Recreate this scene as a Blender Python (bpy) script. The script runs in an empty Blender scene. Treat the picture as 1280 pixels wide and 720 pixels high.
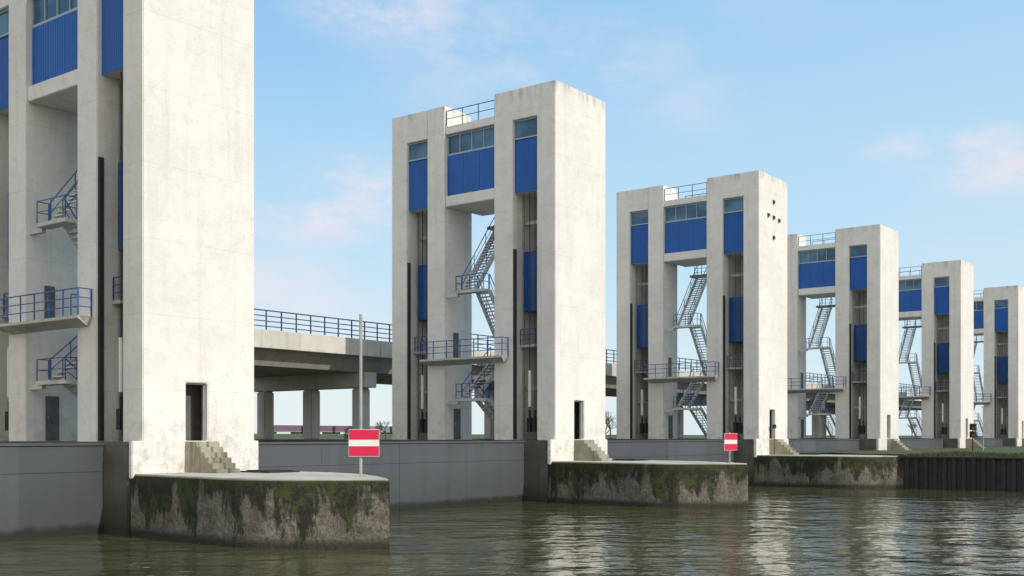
import bpy, bmesh, math, random
from mathutils import Vector, Matrix
random.seed(7)
R = math.radians
SC = bpy.context.scene
COL = SC.collection
ALPHA = math.atan2(1060, 1389)
VX, VY = math.cos(ALPHA), math.sin(ALPHA)
EYE = 4.0
TX0, TY0, PITCH = 26.85, 39.4, 29.17

# ---------------------------------------------------------------- materials
def new_mat(name):
    m = bpy.data.materials.new(name); m.use_nodes = True
    nt = m.node_tree; nt.nodes.clear()
    out = nt.nodes.new('ShaderNodeOutputMaterial'); b = nt.nodes.new('ShaderNodeBsdfPrincipled')
    nt.links.new(b.outputs[0], out.inputs[0])
    return m, nt, b
def N(nt, t, **kw):
    n = nt.nodes.new(t)
    for k, v in kw.items(): setattr(n, k, v)
    return n
def pos(nt): return N(nt, 'ShaderNodeNewGeometry').outputs['Position']
def noise(nt, vec, scale, detail=4, rough=.55, sc=(1,1,1)):
    mp = N(nt, 'ShaderNodeMapping'); mp.inputs['Scale'].default_value = sc
    nt.links.new(vec, mp.inputs[0])
    n = N(nt, 'ShaderNodeTexNoise'); n.inputs['Scale'].default_value = scale
    n.inputs['Detail'].default_value = detail; n.inputs['Roughness'].default_value = rough
    nt.links.new(mp.outputs[0], n.inputs['Vector'])
    return n.outputs['Fac']
def rng(nt, v, a, b, c=0, d=1, smooth=True):
    n = N(nt, 'ShaderNodeMapRange')
    if smooth: n.interpolation_type = 'SMOOTHSTEP'
    n.inputs[1].default_value = a; n.inputs[2].default_value = b
    n.inputs[3].default_value = c; n.inputs[4].default_value = d
    nt.links.new(v, n.inputs[0]); return n.outputs[0]
def math_(nt, op, a, b=None, c=None):
    n = N(nt, 'ShaderNodeMath', operation=op)
    for i, x in enumerate((a, b, c)):
        if x is None: continue
        if hasattr(x, 'is_linked'): nt.links.new(x, n.inputs[i])
        else: n.inputs[i].default_value = x
    return n.outputs[0]
def mixc(nt, f, a, b):
    n = N(nt, 'ShaderNodeMix', data_type='RGBA')
    for s, x in ((n.inputs[0], f), (n.inputs[6], a), (n.inputs[7], b)):
        if hasattr(x, 'is_linked'): nt.links.new(x, s)
        elif isinstance(x, tuple): s.default_value = (*x[:3], 1)
        else: s.default_value = x
    return n.outputs[2]
def bump(nt, b, h, strength=.3, dist=.02):
    n = N(nt, 'ShaderNodeBump'); n.inputs['Strength'].default_value = strength; n.inputs['Distance'].default_value = dist
    nt.links.new(h, n.inputs['Height']); nt.links.new(n.outputs[0], b.inputs['Normal'])
def zof(nt, p):
    s = N(nt, 'ShaderNodeSeparateXYZ'); nt.links.new(p, s.inputs[0]); return s.outputs['Z']

def mat_white():
    m, nt, b = new_mat('white_concrete'); p = pos(nt); z = zof(nt, p)
    big = noise(nt, p, .35, 6, .65); st = noise(nt, p, 1.0, 5, .65, (1.6, 1.6, .09)); fine = noise(nt, p, 9, 5, .7)
    mott = noise(nt, p, 1.7, 7, .72)
    c = mixc(nt, rng(nt, big, .38, .64), (.785,.77,.73), (.715,.70,.66))
    c = mixc(nt, rng(nt, mott, .47, .70, 0, .5), c, (.61,.59,.545))
    c = mixc(nt, rng(nt, st, .50, .76, 0, .5), c, (.54,.52,.47))
    top = math_(nt, 'MULTIPLY', rng(nt, z, 24.9, 26.1, 0, 1), rng(nt, noise(nt, p, 1.0, 5, .7, (2.2,2.2,.3)), .46, .68))
    c = mixc(nt, math_(nt, 'MULTIPLY', top, .6), c, (.26,.255,.22))
    low = math_(nt, 'MULTIPLY', rng(nt, z, 5.8, 3.0, 0, 1), rng(nt, mott, .42, .68))
    c = mixc(nt, math_(nt, 'MULTIPLY', low, .5), c, (.35,.34,.29))
    c = mixc(nt, rng(nt, fine, .55, .78, 0, .5), c, (.44,.425,.385))
    pit = noise(nt, p, 30, 2, .6)
    c = mixc(nt, rng(nt, pit, .66, .74, 0, .5), c, (.28,.27,.24))
    w = math_(nt, 'PINGPONG', math_(nt, 'ADD', z, .25), 1.55)
    ln = math_(nt, 'LESS_THAN', w, .018)
    c = mixc(nt, math_(nt, 'MULTIPLY', ln, .22), c, (.38,.36,.31))
    nt.links.new(c, b.inputs['Base Color']); b.inputs['Roughness'].default_value = .85
    bump(nt, b, math_(nt, 'ADD', fine, math_(nt, 'MULTIPLY', mott, .8)), .5, .035)
    return m
def mat_concrete(name, a, b2, dark=(.1,.095,.08), s=.5, wet=False):
    m, nt, b = new_mat(name); p = pos(nt)
    c = mixc(nt, rng(nt, noise(nt, p, .6, 5, .6), .35, .68), a, b2)
    c = mixc(nt, rng(nt, noise(nt, p, 1, 5, .65, (1.8,1.8,.14)), .5, .78, 0, s), c, dark)
    fine = noise(nt, p, 10, 5, .7)
    c = mixc(nt, rng(nt, fine, .55, .8, 0, .4), c, dark)
    if wet:
        z = zof(nt, p)
        c = mixc(nt, rng(nt, math_(nt,'ADD',z,math_(nt,'MULTIPLY',noise(nt,p,1.2,5,.7),1.6)), 2.9, .7, 0, .88), c, (.022,.024,.016))
    nt.links.new(c, b.inputs['Base Color']); b.inputs['Roughness'].default_value = .9
    bump(nt, b, fine, .5, .03)
    return m
def mat_moss():
    m, nt, b = new_mat('mossy_concrete'); p = pos(nt); z = zof(nt, p)
    fine = noise(nt, p, 7, 6, .75); mid = noise(nt, p, 1.1, 6, .7); grit = noise(nt, p, 20, 4, .75)
    c = mixc(nt, rng(nt, mid, .40, .60), (.215,.198,.162), (.105,.096,.078))
    c = mixc(nt, rng(nt, fine, .45, .6, 0, .7), c, (.055,.049,.038))
    c = mixc(nt, rng(nt, grit, .48, .66, 0, .5), c, (.32,.295,.245))
    run = noise(nt, p, 1.0, 5, .65, (2.0,2.0,.45))
    c = mixc(nt, rng(nt, run, .60, .72, 0, .4), c, (.38,.355,.30))
    drip = noise(nt, p, 1.0, 8, .70, (.95,.95,.30))
    hz = rng(nt, z, .2, 2.45, -.10, .115, False)
    blk = rng(nt, math_(nt, 'ADD', drip, hz), .47, .545)
    mossc = mixc(nt, rng(nt, noise(nt, p, 1.7, 7, .75), .47, .57), (.012,.011,.007), (.038,.058,.009))
    c = mixc(nt, math_(nt, 'MULTIPLY', blk, .95), c, mossc)
    rim = math_(nt, 'MULTIPLY', rng(nt, z, 1.95, 2.42), rng(nt, noise(nt, p, 2.2, 6, .75), .40, .53))
    c = mixc(nt, math_(nt, 'MULTIPLY', rim, .88), c, (.034,.055,.010))
    wl = rng(nt, math_(nt, 'ADD', z, math_(nt, 'MULTIPLY', mid, .35)), .65, .3)
    c = mixc(nt, math_(nt, 'MULTIPLY', wl, .88), c, (.018,.019,.012))
    nt.links.new(c, b.inputs['Base Color']); b.inputs['Roughness'].default_value = .8
    bump(nt, b, math_(nt, 'ADD', fine, math_(nt, 'MULTIPLY', blk, .5)), .9, .08)
    return m
def mat_paint(name, col, rough=.45, var=.25, dirt=(.05,.05,.05), dscale=.7, ds=.3, metal=0):
    m, nt, b = new_mat(name); p = pos(nt)
    d = tuple(x*(1-var) for x in col)
    c = mixc(nt, rng(nt, noise(nt, p, dscale, 5, .6), .35, .65), col, d)
    c = mixc(nt, rng(nt, noise(nt, p, 1, 5, .65, (3,3,.25)), .52, .8, 0, ds), c, dirt)
    nt.links.new(c, b.inputs['Base Color']); b.inputs['Roughness'].default_value = rough; b.inputs['Metallic'].default_value = metal
    bump(nt, b, noise(nt, p, 6, 3), .08, .01)
    return m
def mat_gate():
    m, nt, b = new_mat('gate_grey_paint'); p = pos(nt); z = zof(nt, p)
    s = N(nt, 'ShaderNodeSeparateXYZ'); nt.links.new(p, s.inputs[0])
    cell = N(nt, 'ShaderNodeTexWhiteNoise', noise_dimensions='1D')
    nt.links.new(math_(nt, 'FLOOR', math_(nt, 'DIVIDE', s.outputs['X'], 5.67)), cell.inputs['W'])
    c = mixc(nt, cell.outputs['Value'], (.070,.079,.088), (.095,.105,.115))
    c = mixc(nt, rng(nt, noise(nt, p, 1, 6, .65, (1.0,1.0,.10)), .48, .75, 0, .5), c, (.048,.054,.057))
    c = mixc(nt, rng(nt, noise(nt, p, 3.5, 6, .7), .58, .76, 0, .35), c, (.13,.137,.14))
    c = mixc(nt, rng(nt, z, 2.7, 0, 0, .35), c, (.047,.052,.05))
    wl = rng(nt, math_(nt, 'ADD', z, math_(nt, 'MULTIPLY', noise(nt, p, 1.5), .4)), .75, .4)
    c = mixc(nt, math_(nt, 'MULTIPLY', wl, .85), c, (.018,.02,.014))
    nt.links.new(c, b.inputs['Base Color']); b.inputs['Roughness'].default_value = .42; b.inputs['Specular IOR Level'].default_value = .35
    bump(nt, b, noise(nt, p, .8, 2), .15, .05)
    return m
def mat_glass():
    m, nt, b = new_mat('window_glass'); p = pos(nt)
    c = mixc(nt, rng(nt, noise(nt, p, .5, 1), .4, .6), (.035,.11,.20), (.085,.20,.31))
    nt.links.new(c, b.inputs['Base Color']); b.inputs['Roughness'].default_value = .06
    b.inputs['Specular IOR Level'].default_value = .25
    return m
def mat_water():
    m, nt, b = new_mat('river_water'); p = pos(nt)
    c = mixc(nt, rng(nt, noise(nt, p, .08, 3), .35, .65), (.092,.088,.038), (.066,.066,.030))
    nt.links.new(c, b.inputs['Base Color']); b.inputs['Roughness'].default_value = .02; b.inputs['IOR'].default_value = 1.33
    rot = N(nt, 'ShaderNodeMapping'); rot.inputs['Rotation'].default_value = (0,0,R(52)); nt.links.new(p, rot.inputs[0])
    q = rot.outputs[0]
    h1 = noise(nt, q, .36, 1, .5, (.8,1,1)); h2 = noise(nt, q, 1.0, 2, .5, (.8,1,1)); h3 = noise(nt, q, 3.6, 3, .6, (.8,1,1))
    patch = rng(nt, noise(nt, p, .05, 3), .35, .65, .55, 1.3)
    h = math_(nt, 'ADD', math_(nt, 'MULTIPLY', h1, .8), math_(nt, 'ADD', math_(nt, 'MULTIPLY', h2, .75), math_(nt, 'MULTIPLY', h3, .09)))
    bump(nt, b, math_(nt, 'MULTIPLY', h, patch), 1.0, .18)
    return m
def mat_grass(name, a, b2, c3):
    m, nt, b = new_mat(name); p = pos(nt)
    c = mixc(nt, rng(nt, noise(nt, p, .5, 6, .7), .38, .62), a, b2)
    c = mixc(nt, rng(nt, noise(nt, p, 3, 5, .7), .5, .72, 0, .7), c, c3)
    nt.links.new(c, b.inputs['Base Color']); b.inputs['Roughness'].default_value = .95
    bump(nt, b, noise(nt, p, 6, 4), .6, .08)
    return m
def mat_flat(name, col, rough=.6): return mat_paint(name, col, rough, .15, tuple(x*.5 for x in col), 1.5, .25)

M = dict(white=mat_white(),
  pier=mat_concrete('dark_pier_concrete', (.13,.127,.115), (.085,.083,.074), (.03,.031,.024), .7, True),
  top=mat_concrete('pale_slab_concrete', (.55,.52,.45), (.43,.405,.35), (.20,.19,.14), .5),
  bridge=mat_concrete('bridge_concrete', (.64,.625,.575), (.54,.525,.475), (.28,.27,.23), .5),
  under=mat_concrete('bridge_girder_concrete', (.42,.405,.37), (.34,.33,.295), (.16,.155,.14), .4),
  step=mat_concrete('step_concrete', (.38,.36,.28), (.22,.21,.15), (.045,.05,.025), .9),
  slab=mat_concrete('balcony_concrete', (.60,.59,.55), (.50,.49,.45), (.25,.24,.21), .6),
  moss=mat_moss(), gate=mat_gate(), glass=mat_glass(), water=mat_water(),
  blue=mat_paint('blue_cladding', (.001,.105,.42), .5, .10, (.002,.055,.22), .5, .25),
  bluedark=mat_paint('blue_machine_paint', (.002,.08,.32), .4, .25, (.006,.02,.08), .8, .4),
  rail=mat_paint('blue_railing_paint', (.025,.11,.35), .45, .25, (.02,.04,.12), 2, .25),
  bluegrey=mat_paint('bridge_railing_paint', (.045,.065,.11), .5, .3, (.03,.03,.03), 2, .3),
  steel=mat_paint('galvanised_steel', (.42,.43,.43), .45, .2, (.2,.2,.19), 2, .3, .3),
  dark=mat_paint('black_steel', (.014,.015,.017), .55, .3, (.03,.028,.025), 2, .3),
  guide=mat_paint('dark_guide_steel', (.030,.031,.033), .55, .3, (.07,.06,.05), 2, .4),
  greyd=mat_paint('dark_grey_door_and_shade', (.13,.135,.135), .55, .3, (.06,.06,.06), 2, .4),
  frame=mat_paint('grey_window_frame', (.36,.42,.48), .4, .15, (.2,.22,.25), 2, .3),
  stair=mat_paint('pale_stair_steel', (.70,.69,.65), .6, .15, (.4,.4,.37), 1.5, .4),
  whitep=mat_paint('white_paint', (.80,.80,.79), .4, .08, (.4,.38,.35), 2, .2),
  red=mat_paint('red_sign_paint', (.66,.014,.075), .4, .06, (.5,.03,.07), 2, .2),
  rust=mat_paint('rust_red_paint', (.13,.035,.025), .7, .3, (.06,.02,.015), 3, .5),
  sheet=mat_paint('sheet_pile_steel', (.022,.022,.024), .6, .4, (.05,.04,.028), 1.2, .5),
  grass=mat_grass('bank_grass', (.050,.070,.018), (.085,.085,.030), (.11,.10,.05)),
  field=mat_grass('field_grass', (.060,.105,.022), (.085,.110,.035), (.10,.10,.05)),
  bark=mat_flat('winter_bark', (.10,.075,.055), .9), bush=mat_flat('evergreen_leaf', (.03,.05,.015), .9),
  cont=mat_flat('purple_container_paint', (.17,.11,.16), .6), cont2=mat_flat('grey_wagon_paint', (.25,.24,.25), .6))

# ---------------------------------------------------------------- mesh builder
class MB:
    def __init__(s): s.v = []; s.f = []
    def add(s, vs, fs):
        o = len(s.v); s.v += [tuple(v) for v in vs]; s.f += [tuple(i+o for i in f) for f in fs]; return s
    def box(s, x0, x1, y0, y1, z0, z1):
        return s.add([(x0,y0,z0),(x1,y0,z0),(x1,y1,z0),(x0,y1,z0),(x0,y0,z1),(x1,y0,z1),(x1,y1,z1),(x0,y1,z1)],
                     [(0,3,2,1),(4,5,6,7),(0,1,5,4),(1,2,6,5),(2,3,7,6),(3,0,4,7)])
    def bar(s, p, q, w=.05, h=None, n=4):
        p, q = Vector(p), Vector(q); h = h or w; d = (q-p)
        if d.length < 1e-6: return s
        d.normalize(); up = Vector((0,0,1)) if abs(d.z) < .99 else Vector((1,0,0))
        a = d.cross(up).normalized(); b = a.cross(d).normalized()
        if n == 4: off = [(-w/2,-h/2),(w/2,-h/2),(w/2,h/2),(-w/2,h/2)]
        else: off = [(w/2*math.cos(2*math.pi*i/n), w/2*math.sin(2*math.pi*i/n)) for i in range(n)]
        vs = [p+a*x+b*y for x, y in off] + [q+a*x+b*y for x, y in off]
        fs = [(i,(i+1)%n,n+(i+1)%n,n+i) for i in range(n)] + [tuple(range(n))[::-1], tuple(range(n,2*n))]
        return s.add(vs, fs)
    def prism(s, pts, z0, z1):
        n = len(pts)
        return s.add([(x,y,z0) for x,y in pts]+[(x,y,z1) for x,y in pts],
                     [(i,(i+1)%n,n+(i+1)%n,n+i) for i in range(n)]+[tuple(range(n))[::-1], tuple(range(n,2*n))])
    def cells(s, solids, voids=()):
        ax = [sorted({round(b[2*i+k],4) for b in list(solids)+list(voids) for k in (0,1)}) for i in range(3)]
        nx, ny, nz = (len(a)-1 for a in ax)
        def ins(c, b): return b[0]<c[0]<b[1] and b[2]<c[1]<b[3] and b[4]<c[2]<b[5]
        occ = {}
        for i in range(nx):
            for j in range(ny):
                for k in range(nz):
                    c = ((ax[0][i]+ax[0][i+1])/2, (ax[1][j]+ax[1][j+1])/2, (ax[2][k]+ax[2][k+1])/2)
                    if any(ins(c,b) for b in solids) and not any(ins(c,b) for b in voids): occ[i,j,k] = 1
        vm = {}
        def V(i,j,k):
            if (i,j,k) not in vm:
                vm[i,j,k] = len(s.v); s.v.append((ax[0][i],ax[1][j],ax[2][k]))
            return vm[i,j,k]
        for (i,j,k) in occ:
            I,J,K = i+1,j+1,k+1
            for d, q in (((-1,0,0),((i,j,k),(i,j,K),(i,J,K),(i,J,k))),((1,0,0),((I,j,k),(I,J,k),(I,J,K),(I,j,K))),
                         ((0,-1,0),((i,j,k),(I,j,k),(I,j,K),(i,j,K))),((0,1,0),((i,J,k),(i,J,K),(I,J,K),(I,J,k))),
                         ((0,0,-1),((i,j,k),(i,J,k),(I,J,k),(I,j,k))),((0,0,1),((i,j,K),(I,j,K),(I,J,K),(i,J,K)))):
                if (i+d[0],j+d[1],k+d[2]) not in occ: s.f.append(tuple(V(*c) for c in q))
        return s
    def railing(s, pts, h=1.05, gap=1.2, w=.05, rails=(1,.66,.33), n=4):
        for a, b in zip(pts, pts[1:]):
            a, b = Vector(a), Vector(b); L = (b-a).length; k = max(1, round(L/gap))
            for i in range(k+1):
                p = a+(b-a)*(i/k); s.bar(p, p+Vector((0,0,h)), w*.95, None, n)
            for r in rails: s.bar(a+Vector((0,0,h*r)), b+Vector((0,0,h*r)), w if r == 1 else w*.8, None, n)
        return s
    def build(s, name, mat, parent=None, bevel=0, loc=None, smooth=False, autosmooth=False):
        me = bpy.data.meshes.new(name); me.from_pydata(s.v, [], s.f)
        bm = bmesh.new(); bm.from_mesh(me)
        if bevel:
            bmesh.ops.recalc_face_normals(bm, faces=bm.faces)
            es = [e for e in bm.edges if len(e.link_faces) == 2 and e.calc_face_angle() > .5]
            bmesh.ops.bevel(bm, geom=es, offset=bevel, segments=2, affect='EDGES', clamp_overlap=True)
        bmesh.ops.recalc_face_normals(bm, faces=bm.faces)
        if autosmooth:
            for f in bm.faces: f.smooth = True
            for e in bm.edges:
                if len(e.link_faces) == 2 and e.calc_face_angle() > .5: e.smooth = False
        bm.to_mesh(me); bm.free()
        if smooth:
            for p in me.polygons: p.use_smooth = True
        me.materials.append(mat)
        o = bpy.data.objects.new(name, me); COL.objects.link(o)
        if parent: o.parent = parent
        if loc: o.location = loc
        return o
def tag(o, label=None, cat=None, group=None, kind=None):
    for k, v in (('label',label),('category',cat),('group',group),('kind',kind)):
        if v: o[k] = v
    return o
def empty(name, loc=(0,0,0), rz=0):
    o = bpy.data.objects.new(name, None); COL.objects.link(o); o.location = loc; o.rotation_euler = (0,0,rz)
    o.empty_display_size = .5; return o
def copy_tree(o, parent=None, skip=()):
    c = o.copy(); COL.objects.link(c); c.parent = parent
    for ch in list(o.children):
        if ch.name.split('.')[0] in skip: continue
        copy_tree(ch, c, skip)
    return c

# ---------------------------------------------------------------- tower
H = 26.0
def mir(v0, v1, m): return (v0, v1) if not m else (13.8-v1, 13.8-v0)
def make_tower():
    root = empty('gate_tower', (TX0, TY0, 0))
    sol = [(-.5,6.0,0,.25,2.3,3.83)]; voi = []
    for m in (0,1):
        for (u0,u1,v0,v1,z0,z1) in ((0,5.75,0,1.4,2.3,H),(0,4.1,3.3,4.8,3.7,H),(3.4,4.0,1.4,3.3,3.7,H),(0,5.75,1.4,3.3,24.05,H)):
            if m and v0 == 3.3: continue
            a, b = mir(v0,v1,m); sol.append((u0,u1,a,b,z0,z1))
    voi += [(2.1,3.2,-.1,.4,3.83,6.3),(1.6,5.2,.4,1.15,3.83,6.8)]
    MB().cells(sol, voi).build('tower_wall', M['white'], root, .035)
    arc = [(1.5+2.6*math.sin(t*math.pi/2/14), 10.497-1.497*math.cos(t*math.pi/2/14)) for t in range(15)]
    MB().prism([(0,10.497),(0,9.0)]+arc,3.7,H).build('curved_column', M['white'], root, 0, None, False, True)
    MB().box(2.103,2.16,.22,.32,3.84,6.29).box(3.14,3.197,.22,.32,3.84,6.29).box(2.16,3.14,.22,.32,6.23,6.29).build('door_frame', M['steel'], root)
    MB().box(1.65,5.15,1.05,1.14,3.84,6.79).build('doorway_shade_panel', M['greyd'], root)  # dark panel added behind the open doorway, its grey stands for interior shade
    for (u0,u1,z0,z1) in ((.95,1.6,3.83,5.9),(.9,1.4,9.3,11.0)):
        d = MB().box(u0,u1,8.94,8.997,z0+.01,z1-.01).build('access_door', M['greyd'], root)
        MB().box(u0+.08,u0+.13,8.91,8.94,z0+1,z0+1.12).build('door_handle', M['steel'], d)
    MB().box(.08,4.0,4.82,8.98,19.3,20.0).build('floor_slab', M['white'], root, .03)
    MB().box(.08,4.0,4.82,8.98,24.1,24.62).build('roof_slab', M['white'], root, .03)
    cl = MB().box(.34,3.8,4.84,8.96,20.0,22.72)
    for i in range(3):
        a = 4.84+i*1.373; cl.box(.29,.345,a+.008,a+1.365,20.02,22.70)
        for j in range(7): cl.box(.28,.292,a+.06+j*.185,a+.15+j*.185,20.03,22.69)
    cl.build('machine_room_cladding', M['blue'], root)
    w = MB()
    w.box(.30,.42,4.84,8.96,22.72,22.84).box(.30,.42,4.84,8.96,23.98,24.1)
    for i in range(5):
        a = 4.84+i*1.015; w.box(.295,.41,a,a+.06,22.84,23.98)
    wo = w.build('machine_room_window', M['frame'], root)
    for i in range(4):
        a = 4.90+i*1.015; MB().box(.36,.38,a,a+.955,22.84,23.98).build('pane', M['glass'], wo)
    MB().box(.42,3.8,4.84,8.96,22.73,24.09).build('machine_room_core', M['dark'], root)
    for uu in (.15, 3.9):
        MB().railing([(uu,4.86,24.62),(uu,8.94,24.62)],1.05,1.36,.045,(1,.5)).build('roof_railing', M['bluegrey'], root)
    for m in (0,1):
        a, b = mir(1.405,3.295,m)
        prof = []; n = 13; st = (b-a)/n
        for i in range(n):
            y = a+i*st; prof += [(.245,y),(.245,y+st*.45),(.217,y+st*.6),(.217,y+st*.85)]
        prof.append((.245,b)); k = len(prof)
        cm = MB().add([(x,y,19.45) for x,y in prof]+[(x,y,22.82) for x,y in prof], [(i,i+1,k+i+1,k+i) for i in range(k-1)])
        cm.build('corrugated_cladding', M['blue'], root)
        MB().box(.27,3.38,a,b,19.46,22.8).build('cladding_backing', M['white'], root)
        wf = MB().box(.16,.30,a,b,22.82,22.91).box(.16,.30,a,b,23.95,24.04).box(.16,.30,a,a+.07,22.91,23.95).box(.16,.30,b-.07,b,22.91,23.95)
        wo = wf.build('small_window', M['frame'], root)
        MB().box(.23,.25,a+.07,b-.07,22.91,23.95).build('pane', M['glass'], wo)
        MB().box(.4,3.38,a,b,22.85,24.0).build('window_backing', M['dark'], root)
        far = 3.3 if m == 0 else 12.4
        MB().box(.04,.27,far-.12,far-.003,3.84,15.9).box(.10,.2,far-.17,far-.12,3.84,15.8).build('guide_rail', M['guide'], root)
        near = 1.4 if m == 0 else 10.5
        MB().box(.06,.15,near+.003,near+.08,3.84,15.9).build('guide_rail', M['guide'], root)
        MB().box(1.0,1.12,far-.12,far-.003,3.84,19.4).build('cable_duct', M['steel'], root)
        o = near
        MB().box(.85,2.4,o+.28,o+1.68,12.0,15.8).build('counterweight', M['bluedark'], root, .03)
        for vv in (.55,.95):
            hr = MB().bar((.55,o+vv,5.2),(.55,o+vv,19.5),.055,None,8).build('hoist_rod', M['guide'], root)
            if vv == .95:
                MB().bar((.55,o+vv,5.9),(.55,o+vv,8.2),.22,None,12).build('rod_sleeve', M['whitep'], hr)
            MB().box(.4,.7,o+vv-.14,o+vv+.14,4.3,5.2).bar((.55,o+vv,5.2),(.55,o+vv,5.7),.16,None,8).build('rod_fitting', M['dark'], hr)
        pf = MB().box(.7,3.38,o+.03,o+1.87,9.7,9.85).build('recess_platform', M['top'], root)
        MB().railing([(.75,o+.06,9.85),(.75,o+1.84,9.85)],1.0,.6,.045).build('platform_railing', M['rail'], pf)
        for zz in (7.0, 12.9 ,17.6):
            MB().box(1.3,1.5,o+.01,o+1.89,zz,zz+.22).build('cross_beam', M['top'], root)
    zb = 9.15
    bal = MB().add([(-.7,3.6,zb),(-.7,10.6,zb),(-.02,10.6,zb),(-.02,3.6,zb),(-.7,3.6,zb-.13),(-.7,10.6,zb-.13),(-.02,10.2,zb-.43),(-.02,3.95,zb-.43)],
                   [(0,1,2,3),(4,5,6,7),(0,1,5,4),(2,3,7,6),(1,2,6,5),(0,3,7,4)]).build('balcony', M['slab'], root, .01)
    MB().railing([(-.05,3.64,zb),(-.66,3.64,zb),(-.66,10.56,zb),(-.05,10.56,zb)],1.15,1.2,.05).build('balcony_railing', M['rail'], bal)
    fl = MB().box(0,4.8,4.82,5.5,zb-.25,zb-.003).box(3.5,4.8,5.5,8.98,zb-.25,zb-.003).build('gap_floor', M['slab'], root)
    MB().railing([(.1,5.45,zb),(3.45,5.45,zb)],1.1,1.3,.04,(1,.5)).build('floor_railing', M['rail'], fl)
    for z in (6.5, 13.6):
        ld = MB().box(-.1,.56,5.6,7.98,z-.18,z).build('landing', M['slab'], root, .015)
        MB().railing([(.5,7.94,z),(-.06,7.94,z),(-.06,5.64,z),(.5,5.64,z)],.98,1.1,.04,(1,.5)).build('landing_railing', M['rail'], ld)
        MB().box(.2,.4,7.98,8.998,z-.35,z-.1).build('landing_bracket', M['slab'], ld)
    ld = MB().box(3.9,4.8,5.6,8.5,18.3,18.5).build('landing', M['slab'], root)
    MB().railing([(4.75,5.64,18.5),(4.75,8.46,18.5)],1.05,.7,.045).build('landing_railing', M['rail'], ld)
    def flight(u0,z0,u1,z1,v0,v1):
        f = MB()
        for v in (v0,v1): f.bar((u0,v,z0-.08),(u1,v,z1-.08),.06,.34)
        n = max(6, int(abs(z1-z0)/.22))
        for i in range(1,n):
            t = i/n; u = u0+(u1-u0)*t; z = z0+(z1-z0)*t
            f.box(u-.17,u+.17,v0,v1,z-.02,z+.035)
        fo = f.build('stair_flight', M['stair'], root)
        r = MB()
        for v in (v0,v1):
            for h, w in ((1.0,.042),(.52,.028)):
                r.bar((u0,v,z0+h),(u1,v,z1+h),w)
            for i in range(4):
                t = i/3; u = u0+(u1-u0)*t; z = z0+(z1-z0)*t; r.bar((u,v,z),(u,v,z+1.0),.035)
        r.build('stair_handrail', M['rail'], fo)
    flight(4.0,3.85,.55,6.5,5.6,6.65); flight(.55,6.5,3.6,zb,6.85,7.92)
    flight(3.6,zb,.55,13.6,5.6,6.65); flight(.55,13.6,4.3,18.5,6.85,7.92)
    return root
tower = make_tower()
TG = 'row of white lift gate towers'
TL = ['nearest white concrete gate tower, cut off by the left edge and top of the picture',
      'second nearest white gate tower, standing whole on the pier right of the bridge opening',
      'third gate tower, the one with five rust red brackets on its sunlit face',
      'fourth gate tower from the left, first one behind the grass bank',
      'fifth gate tower from the left, small behind the grass bank beside the signal lamps',
      'farthest and smallest gate tower, cut off by the right edge of the picture']
towers = [tower]
for i in range(1,6): towers.append(copy_tree(tower))
for i, t in enumerate(towers):
    t.location = (TX0+i*PITCH, TY0, 0); tag(t, TL[i], 'tower', TG)
for (u,z) in ((2.9,23.8),(1.85,22.55),(2.9,22.5),(4.0,22.4),(2.9,20.8)):
    MB().box(u-.24,u+.2,-.06,-.003,z+.04,z+.18).box(u-.1,u+.08,-.12,-.06,z-.1,z+.08).box(u-.2,u-.08,-.05,-.003,z-.2,z+.04).build('wall_bracket', M['rust'], towers[2])

# ---------------------------------------------------------------- piers
def bez(a,c,b,n=16): return [((1-t)**2*a[0]+2*t*(1-t)*c[0]+t*t*b[0], (1-t)**2*a[1]+2*t*(1-t)*c[1]+t*t*b[1]) for t in [i/n for i in range(n+1)]]
pier = empty('bridge_pier', (TX0,TY0,0))
MB().box(-.5,6.0,.26,34.5,-3,3.80).build('pier_body', M['pier'], pier, .04)
L = [(-.42,.24)]+bez((-.95,-6.5),(-1.1,-8.0),(-.35,-9.0),5)+[(1.95,-11.95)]; Rr = [(3.8,-9.6),(5.2,-7.4),(5.85,-5.0),(5.92,.24)]
out = L+Rr
MB().prism(out,-3,2.42).build('pier_nose', M['moss'], pier, .04)
cx, cy = 2.75, -3.0
def grow(pts,d):
    r = []
    for x,y in pts:
        l = math.hypot(x-cx,y-cy); r.append((x+(x-cx)/l*d, min(.235, y+(y-cy)/l*d)))
    return r
MB().prism(grow(out,-.06),2.42,2.5).build('nose_top', M['top'], pier, .03)
prof = [(-.003,2.45),(-.003,3.80)]
for k in range(6):
    yy = -.75-.27*k; prof += [(yy,3.80-.225*k),(yy,3.80-.225*(k+1))]
prof[-1] = (prof[-1][0],2.45)
n = len(prof)
MB().add([(2.05,y,z) for y,z in prof]+[(3.25,y,z) for y,z in prof],[(i,(i+1)%n,n+(i+1)%n,n+i) for i in range(n)]+[tuple(range(n)),tuple(range(n,2*n))]).build('steps', M['step'], pier, .02)
MB().box(3.5,5.2,-3.6,-1.8,2.503,2.56).box(3.7,5.0,-3.4,-2.0,2.56,2.60).build('hatch_cover', M['dark'], pier)
piers = [pier]
for i in range(1,6): piers.append(copy_tree(pier, None, ('pier_nose','nose_top','hatch_cover') if i > 2 else ()))
PL = ['nearest mossy concrete pier with a pointed nose, under the nearest tower',
      'mossy concrete pier with a pointed nose, under the second tower',
      'mossy concrete pier under the third tower, joined to the black sheet pile wall',
      'concrete pier with steps, under the fourth tower behind the grass bank',
      'concrete pier with steps, under the fifth tower',
      'farthest concrete pier, under the smallest tower at the right edge']
for i, t in enumerate(piers):
    t.location = (TX0+i*PITCH, TY0, 0); tag(t, PL[i], 'pier', 'concrete piers under the gate towers')

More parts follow.
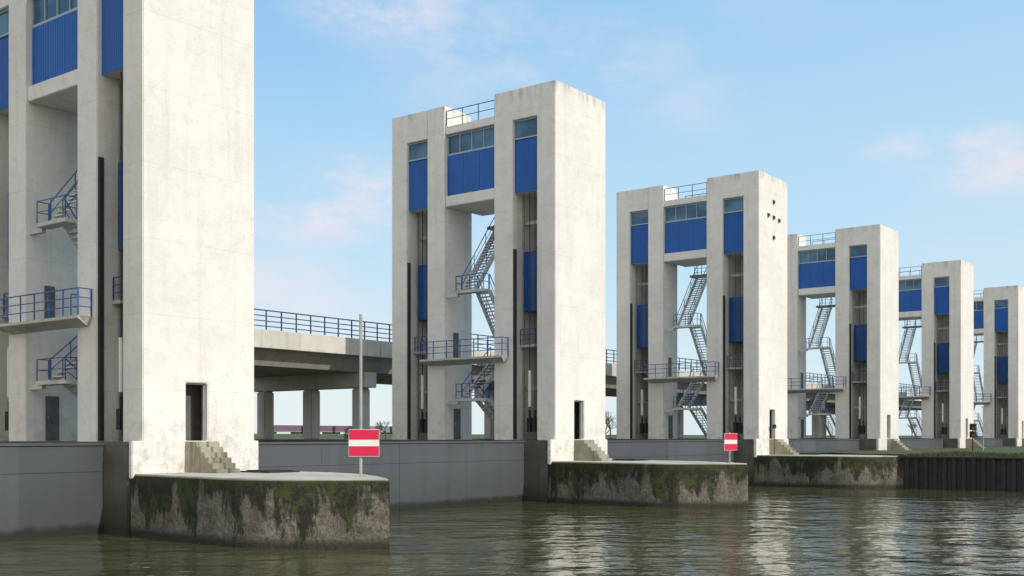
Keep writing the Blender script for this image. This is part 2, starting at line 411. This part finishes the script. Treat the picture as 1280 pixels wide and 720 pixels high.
# ---------------------------------------------------------------- gates
gate = empty('lift_gate', (0,0,0))
gw = PITCH-6.5
MB().box(0,gw,.12,1.2,-3,3.70).build('gate_body', M['gate'], gate)
g = MB(); np_ = 4
for i in range(np_):
    a = i*gw/np_; g.box(a+.008,a+gw/np_-.008,.04+.005*(i%2),.12,-3,2.55); g.box(a+.008,a+gw/np_-.008,.05+.005*(i%2),.12,2.565,3.62)
g.build('skin_plate', M['gate'], gate)
MB().box(0,gw,-.03,1.22,3.64,3.74).build('top_flange', M['gate'], gate, .01)
GL = ['grey steel lift gate at the left edge, ending at the nearest tower',
      'long grey steel lift gate below the road bridge, between the first and second towers',
      'grey steel lift gate between the second and third towers',
      'grey steel lift gate between the third and fourth towers, above the grass bank',
      'grey steel lift gate between the fourth and fifth towers',
      'farthest grey steel lift gate, between the fifth and sixth towers']
for i in range(6):
    t = gate if i == 0 else copy_tree(gate)
    t.location = (TX0+(i-1)*PITCH+6.0, TY0+1.95, 0); tag(t, GL[i], 'gate', 'lift gates between the towers')

# ---------------------------------------------------------------- bridge
br = empty('road_bridge', (110,65,0)); 
def B(mb, name, mat, bev=0):
    mb.v = [(x-110,y-65,z) for x,y,z in mb.v]; return mb.build(name, mat, br, bev)
x0, x1 = 12, 205
for ya, yb in ((57.2,57.75),(72.2,72.75)):
    for i in range(-1,7):
        a = TX0+3+i*PITCH; xa, xb = max(x0,a+.02), min(x1,a+PITCH-.02)
        if xb > xa: B(MB().box(xa,xb,ya,yb,9.85,11.05),'edge_beam',M['bridge'],.02)
B(MB().box(x0,x1,57.75,72.2,10.2,10.8),'bridge_deck',M['under'])
B(MB().add([(x,y,z) for x in (x0,x1) for y,z in ((57.8,10.2),(58.9,8.8),(71.1,8.8),(72.1,10.2))],[(0,1,2,3),(4,5,6,7),(0,1,5,4),(1,2,6,5),(2,3,7,6)]),'girder',M['under'])
for i in range(0,6):
    c = TX0+3.1+i*PITCH
    B(MB().box(c-.65,c+.65,58.3,71.7,7.65,8.79),'crosshead',M['bridge'],.04)
    for y in (59.3,64.7,70.1):
        B(MB().box(c-.52,c+.52,y-.52,y+.52,3.78,7.65),'bridge_column',M['bridge'],.12)
for y in (57.45,72.5):
    B(MB().railing([(x0,y,11.05),(x1,y,11.05)],1.3,1.3,.075,(1,.72,.46,.2)),'bridge_railing',M['bluegrey'])
tag(br,'concrete road bridge on square columns running behind the towers','bridge')

# ---------------------------------------------------------------- signs
def sign(x,y,rz,h,w,ph,pz,label,off=0):
    r = empty('waterway_sign',(x,y,2.5),rz)
    MB().bar((0,0,0),(0,0,h),.12 if h > 4 else .09,None,12).box(-.16,.16,-.16,.16,0,.03).build('pole',M['steel'],r)
    MB().box(-.12,.12,-.115,.09,pz+ph*.3,pz+ph*.36).box(-.12,.12,-.115,.09,pz+ph*.7,pz+ph*.76).build('pole_clamp',M['steel'],r)
    pl = MB().box(off-w/2,off+w/2,-.14,-.11,pz,pz+ph).build('sign_plate',M['whitep'],r)
    b = .012
    MB().box(off-w/2+b,off+w/2-b,-.146,-.14,pz+ph*.62,pz+ph-.015).build('red_band',M['red'],pl)
    MB().box(off-w/2+b,off+w/2-b,-.146,-.14,pz+.015,pz+ph*.38).build('red_band',M['red'],pl)
    tag(r,label,'sign','red and white waterway signs')
sign(29.75,29.85,R(-50),6.1,1.14,1.02,.76,'red and white striped sign on a tall grey pole, on the nearest pier nose',.13)
sign(58.35,28.8,R(-14),1.75,1.1,.98,.72,'small red and white striped sign on a short post, on the second pier nose',-.05)

# ---------------------------------------------------------------- bank, sheet pile, land
sp = MB(); pts = []; y = 28.6
while y > -45:
    pts += [(86.5,y),(86.5,y-.28),(86.66,y-.36),(86.66,y-.62)]; y -= .70
k = len(pts)
sp.add([(x,yy,-3) for x,yy in pts]+[(x,yy,2.35) for x,yy in pts],[(i,i+1,k+i+1,k+i) for i in range(k-1)])
sw = empty('sheet_pile_wall',(86.5,28.6,0))
sp.v = [(x-86.5,yy-28.6,z) for x,yy,z in sp.v]; sp.build('sheet_piles',M['sheet'],sw)
MB().box(-.08,.45,-73.6,.02,2.35,2.5).build('capping_beam',M['sheet'],sw,.02)
tag(sw,'black corrugated sheet pile wall at the right, below the grass bank','wall')
def grid(name,xa,xb,ya,yb,nx,ny,fz,mat):
    mb = MB()
    for j in range(ny+1):
        for i in range(nx+1):
            x = xa+(xb-xa)*i/nx; yy = ya+(yb-ya)*j/ny; mb.v.append((x,yy,fz(x,yy)))
    for j in range(ny):
        for i in range(nx):
            q = j*(nx+1)+i
            mb.f.append((q,q+1,q+nx+2,q+nx+1))
    return mb.build(name,mat,None,0,None,True)
def fbank(x,y):
    e = min(1,(x-86.9)/2.5); 
    return 2.5+.12*e+.07*math.sin(x*.7+y*.4)*e+.09*math.sin(y*.9-x*.3)*e
tag(grid('grass_bank',86.9,100,-45,28.6,20,80,fbank,M['grass']),kind='structure')
tag(grid('grass_ground',91.3,420,-45,41.2,80,30,lambda x,y: (2.2 if x<100 and y<28.6 else 2.6)+.06*math.sin(x*.5+y*.7),M['grass']),kind='structure')
tag(MB().box(180,420,41.2,120,-2,2.62).build('grass_ground_far',M['grass']),kind='structure')
bl = MB()
for i in range(11000):
    x = 86.95+abs(random.gauss(0,2.5)); y = random.uniform(-5,28.3)
    z = fbank(x,y)-.02; h = random.uniform(.08,.34); a = random.uniform(0,6.28); w=.03
    dx,dy = math.cos(a)*w, math.sin(a)*w; lx,ly = random.uniform(-.1,.1),random.uniform(-.1,.1)
    bl.add([(x-dx,y-dy,z),(x+dx,y+dy,z),(x+lx,y+ly,z+h)],[(0,1,2)])
tag(bl.build('grass_tufts',M['grass']),'rough winter grass along the edge of the bank','grass',kind='stuff')
tag(MB().box(-2500,4000,112,4500,-2,3.5).build('field',M['field']),kind='structure')
dk = MB(); prof = [(238,3.4),(256,4.9),(268,4.95),(290,3.4)]
dk.add([(x,y,z) for x in (-1500,3500) for y,z in prof],[(0,1,5,4),(1,2,6,5),(2,3,7,6)])
tag(dk.build('dike',M['field']),kind='structure')
xx = 222
WP = ['first','second','third','fourth','fifth','sixth','seventh']
for i in range(7):
    ln = 12.2
    w = empty('container_wagon',(xx,262,4.95))
    MB().box(0,ln,-1.2,1.2,.5,.8).build('wagon_frame',M['cont2'],w)
    for c in (1.4,ln-1.4):
        wl = MB().bar((c-.8,-.9,.35),(c+.8,-.9,.35),.2).bar((c-.8,.9,.35),(c+.8,.9,.35),.2)
        for q in (-.8,.8): wl.bar((c+q,-1.0,.35),(c+q,1.0,.35),.7,None,12)
        wl.build('bogie',M['dark'],w)
    cb = MB().box(.2,ln-.2,-1.2,1.2,.82,2.6)
    for q in range(28): cb.box(.35+q*.41,.55+q*.41,-1.24,-1.2,.95,2.5)
    cb.build('container',M['cont'] if i%4 != 3 else M['cont2'],w)
    tag(w,('purple container wagon on the far dike, %s of the train from the left' if i%4 != 3 else 'grey container wagon on the far dike, %s of the train from the left')%WP[i],'wagon','container wagons on the far dike')
    xx += ln+1.0
def tree(x,y,z,h,label,seed):
    rd = random.Random(seed); root = empty('bare_tree',(x,y,z)); tr = MB(); cr = MB()
    def br_(p,d,l,w,dep):
        q = p+d*l; (tr if dep < 2 else cr).bar(p,q,w,None,4 if dep > 0 else 6)
        if dep >= 5: return
        for k in range(3 if dep < 4 else 4):
            nd = (d+Vector((rd.gauss(0,.5),rd.gauss(0,.5),rd.gauss(.12,.3)))).normalized()
            br_(p+d*l*rd.uniform(.55,1),nd,l*rd.uniform(.6,.8),w*.55,dep+1)
    br_(Vector((0,0,-.2)),Vector((0,0,1)),h*.3,h*.035,0)
    tr.build('trunk',M['bark'],root); cr.build('crown',M['bark'],root)
    tag(root,label,'tree','bare winter trees beyond the lock')
def at(px,depth): 
    k = (px-640)/1389; return (VX*depth+VY*k*depth, VY*depth-VX*k*depth)
for i,(px,d,h,lb) in enumerate(((763,185,7.5,'bare tree seen in the slit between the second and third towers'),(482,230,6.5,'bare tree just left of the second tower under the bridge'),
        (474,300,5.5,'thin bare tree far off behind the rightmost bridge column'),(757,260,8,'taller bare tree farther off left of the third tower'),
        (1140,330,8,'far bare tree between the fourth and fifth towers'))):
    x,y = at(px,d); tree(x,y,3.5,h,lb,i+3)
x,y = at(438,240); bs = empty('round_bush',(x,y,3.5))
lf = MB(); rd = random.Random(5)
for i in range(1500):
    a = rd.uniform(0,6.28); r = rd.uniform(0,1)**.5*1.5; zz = rd.uniform(.1,3.2)*(1-r*.3); s=.14
    c = Vector((math.cos(a)*r,math.sin(a)*r,zz)); lf.add([c+Vector((rd.uniform(-s,s),rd.uniform(-s,s),rd.uniform(-s,s))) for _ in range(3)],[(0,1,2)])
lf.build('crown',M['bush'],bs); MB().bar((0,0,-.1),(0,0,1),.2,None,6).build('trunk',M['bark'],bs)
tag(bs,'small dark evergreen bush seen under the bridge','bush')
def signal(px,d,z,label,heads=2,k=1.0):
    x,y = at(px,d); r = empty('signal_light',(x,y,z),R(-55))
    MB().bar((0,0,0),(0,0,2.3),.12*k,None,8).build('post',M['dark'],r)
    for i in range(heads):
        zc = 2.35-.75*i
        hd = MB().box(-.3*k,.3*k,-.22*k,.12*k,zc-.3*k,zc+.36*k).build('lamp_housing',M['dark'],r,.04)
        MB().box(-.2*k,.2*k,-.5*k,-.22*k,zc+.2*k,zc+.25*k).build('lamp_hood',M['dark'],hd)
        MB().bar((0,-.25*k,zc),(0,-.215*k,zc),.3*k,None,16).build('lamp_lens',M['rust'],hd)
    tag(r,label,'signal light','signal lights on the bank')
signal(1216,110,2.6,'black two lamp signal in front of the fifth tower')
signal(968,93,2.5,'small black signal post beside the steps of the third tower',1,.5)
x,y = at(1229,112); r = empty('lamp_post',(x,y,2.6)); MB().bar((0,0,0),(0,0,4.4),.1,None,8).build('pole',M['steel'],r); MB().box(-.35,.1,-.08,.08,4.35,4.45).build('lamp_head',M['steel'],r)
tag(r,'slim grey lamp post between the fifth and sixth towers','lamp post')

tag(MB().add([(-1500,-1500,0),(3000,-1500,0),(3000,3000,0),(-1500,3000,0)],[(0,1,2,3)]).build('water',M['water']),kind='structure')

# ---------------------------------------------------------------- light
EL = R(27); sx, sy = .03, -.9995
sd = Vector((sx*math.cos(EL), sy*math.cos(EL), math.sin(EL)))
sl = bpy.data.lights.new('sun','SUN'); sl.energy = 2.85; sl.angle = R(.5); sl.color = (1,.915,.81)
so = bpy.data.objects.new('sun',sl); COL.objects.link(so); so.rotation_euler = (-sd).to_track_quat('-Z','Y').to_euler(); so.location = sd*100
w = bpy.data.worlds.new('World'); SC.world = w; w.use_nodes = True
nt = w.node_tree; nt.nodes.clear()
wo = N(nt,'ShaderNodeOutputWorld'); bg = N(nt,'ShaderNodeBackground'); nt.links.new(bg.outputs[0],wo.inputs[0])
ST = .13; bg.inputs[1].default_value = ST
sk = N(nt,'ShaderNodeTexSky'); sk.sky_type = 'NISHITA'; sk.sun_disc = False; sk.sun_elevation = EL; sk.sun_rotation = math.atan2(sx,sy)
sk.air_density = 1.0; sk.dust_density = .6; sk.ozone_density = 1.5; sk.altitude = 0
tc = N(nt,'ShaderNodeTexCoord'); dvec = tc.outputs['Generated']
zz = zof(nt, dvec)
def S(c): return tuple(x/ST for x in c)
grad = mixc(nt, rng(nt,zz,.0,.20), S((.82,.90,.92)), S((.52,.77,.96)))
grad = mixc(nt, rng(nt,zz,.14,.44), grad, S((.24,.55,.92)))
rt = N(nt,'ShaderNodeVectorMath',operation='DOT_PRODUCT'); nt.links.new(dvec,rt.inputs[0]); rt.inputs[1].default_value = (VY,-VX,0)
grad = mixc(nt, rng(nt,rt.outputs['Value'],-.35,.5,0,.45), grad, S((.58,.83,.98)))
skc = mixc(nt, .88, sk.outputs[0], grad)
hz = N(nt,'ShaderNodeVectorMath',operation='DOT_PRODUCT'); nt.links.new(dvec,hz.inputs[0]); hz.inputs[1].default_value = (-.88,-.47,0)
skc = mixc(nt, math_(nt,'MULTIPLY',rng(nt,hz.outputs['Value'],-.15,.6,0,.9),rng(nt,noise(nt,dvec,2.0,5,.6),.3,.6,.6,1)), skc, S((1.26,1.15,1.02)))  # bright warm haze added outside the view, raises fill on the shaded faces
nz = noise(nt,dvec,7,9,.66,(1,1,1.9)); nz2 = noise(nt,dvec,2.2,6,.6,(1,1,2.5))
tot = None
for (px,py,rw,rh,s) in ((445,243,62,34,1.15),(390,268,70,30,1.0),(345,362,80,34,.85),(605,65,90,46,.6),(755,78,65,34,.65),(1185,178,60,14,1.1),(1255,202,75,24,1.1),(880,130,60,24,.4),(490,10,80,30,.9),(560,300,60,20,.3)):
    k = (px-640)/1389; q = (546-py)/1389
    d = Vector((VX+VY*k, VY-VX*k, q)).normalized()
    sub = N(nt,'ShaderNodeVectorMath',operation='SUBTRACT'); nt.links.new(dvec,sub.inputs[0]); sub.inputs[1].default_value = d
    mul = N(nt,'ShaderNodeVectorMath',operation='MULTIPLY'); nt.links.new(sub.outputs[0],mul.inputs[0]); mul.inputs[1].default_value = (1389/rw,1389/rw,1389/rh)
    ln = N(nt,'ShaderNodeVectorMath',operation='LENGTH'); nt.links.new(mul.outputs[0],ln.inputs[0])
    f = rng(nt,ln.outputs['Value'],2.2,0,0,s)
    tot = f if tot is None else math_(nt,'MAXIMUM',tot,f)
cl = math_(nt,'MULTIPLY',tot,rng(nt,nz,.36,.64,.05,.95))
cl = math_(nt,'MINIMUM',math_(nt,'MAXIMUM',cl,rng(nt,nz2,.48,.75,0,.2)),.8)
c = mixc(nt,cl,skc,S((.82,.80,.87)))
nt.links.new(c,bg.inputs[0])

cam = bpy.data.cameras.new('camera'); co = bpy.data.objects.new('camera',cam); COL.objects.link(co)
co.location = (0,0,EYE); co.rotation_euler = (R(90),0,ALPHA-R(90))
cam.sensor_width = 36; cam.lens = 36*1389/1280; cam.shift_y = (546-360)/1280; cam.clip_end = 8000; cam.clip_start = .1
SC.camera = co
SC.view_settings.view_transform = 'Standard'; SC.view_settings.look = 'None'; SC.view_settings.exposure = 0
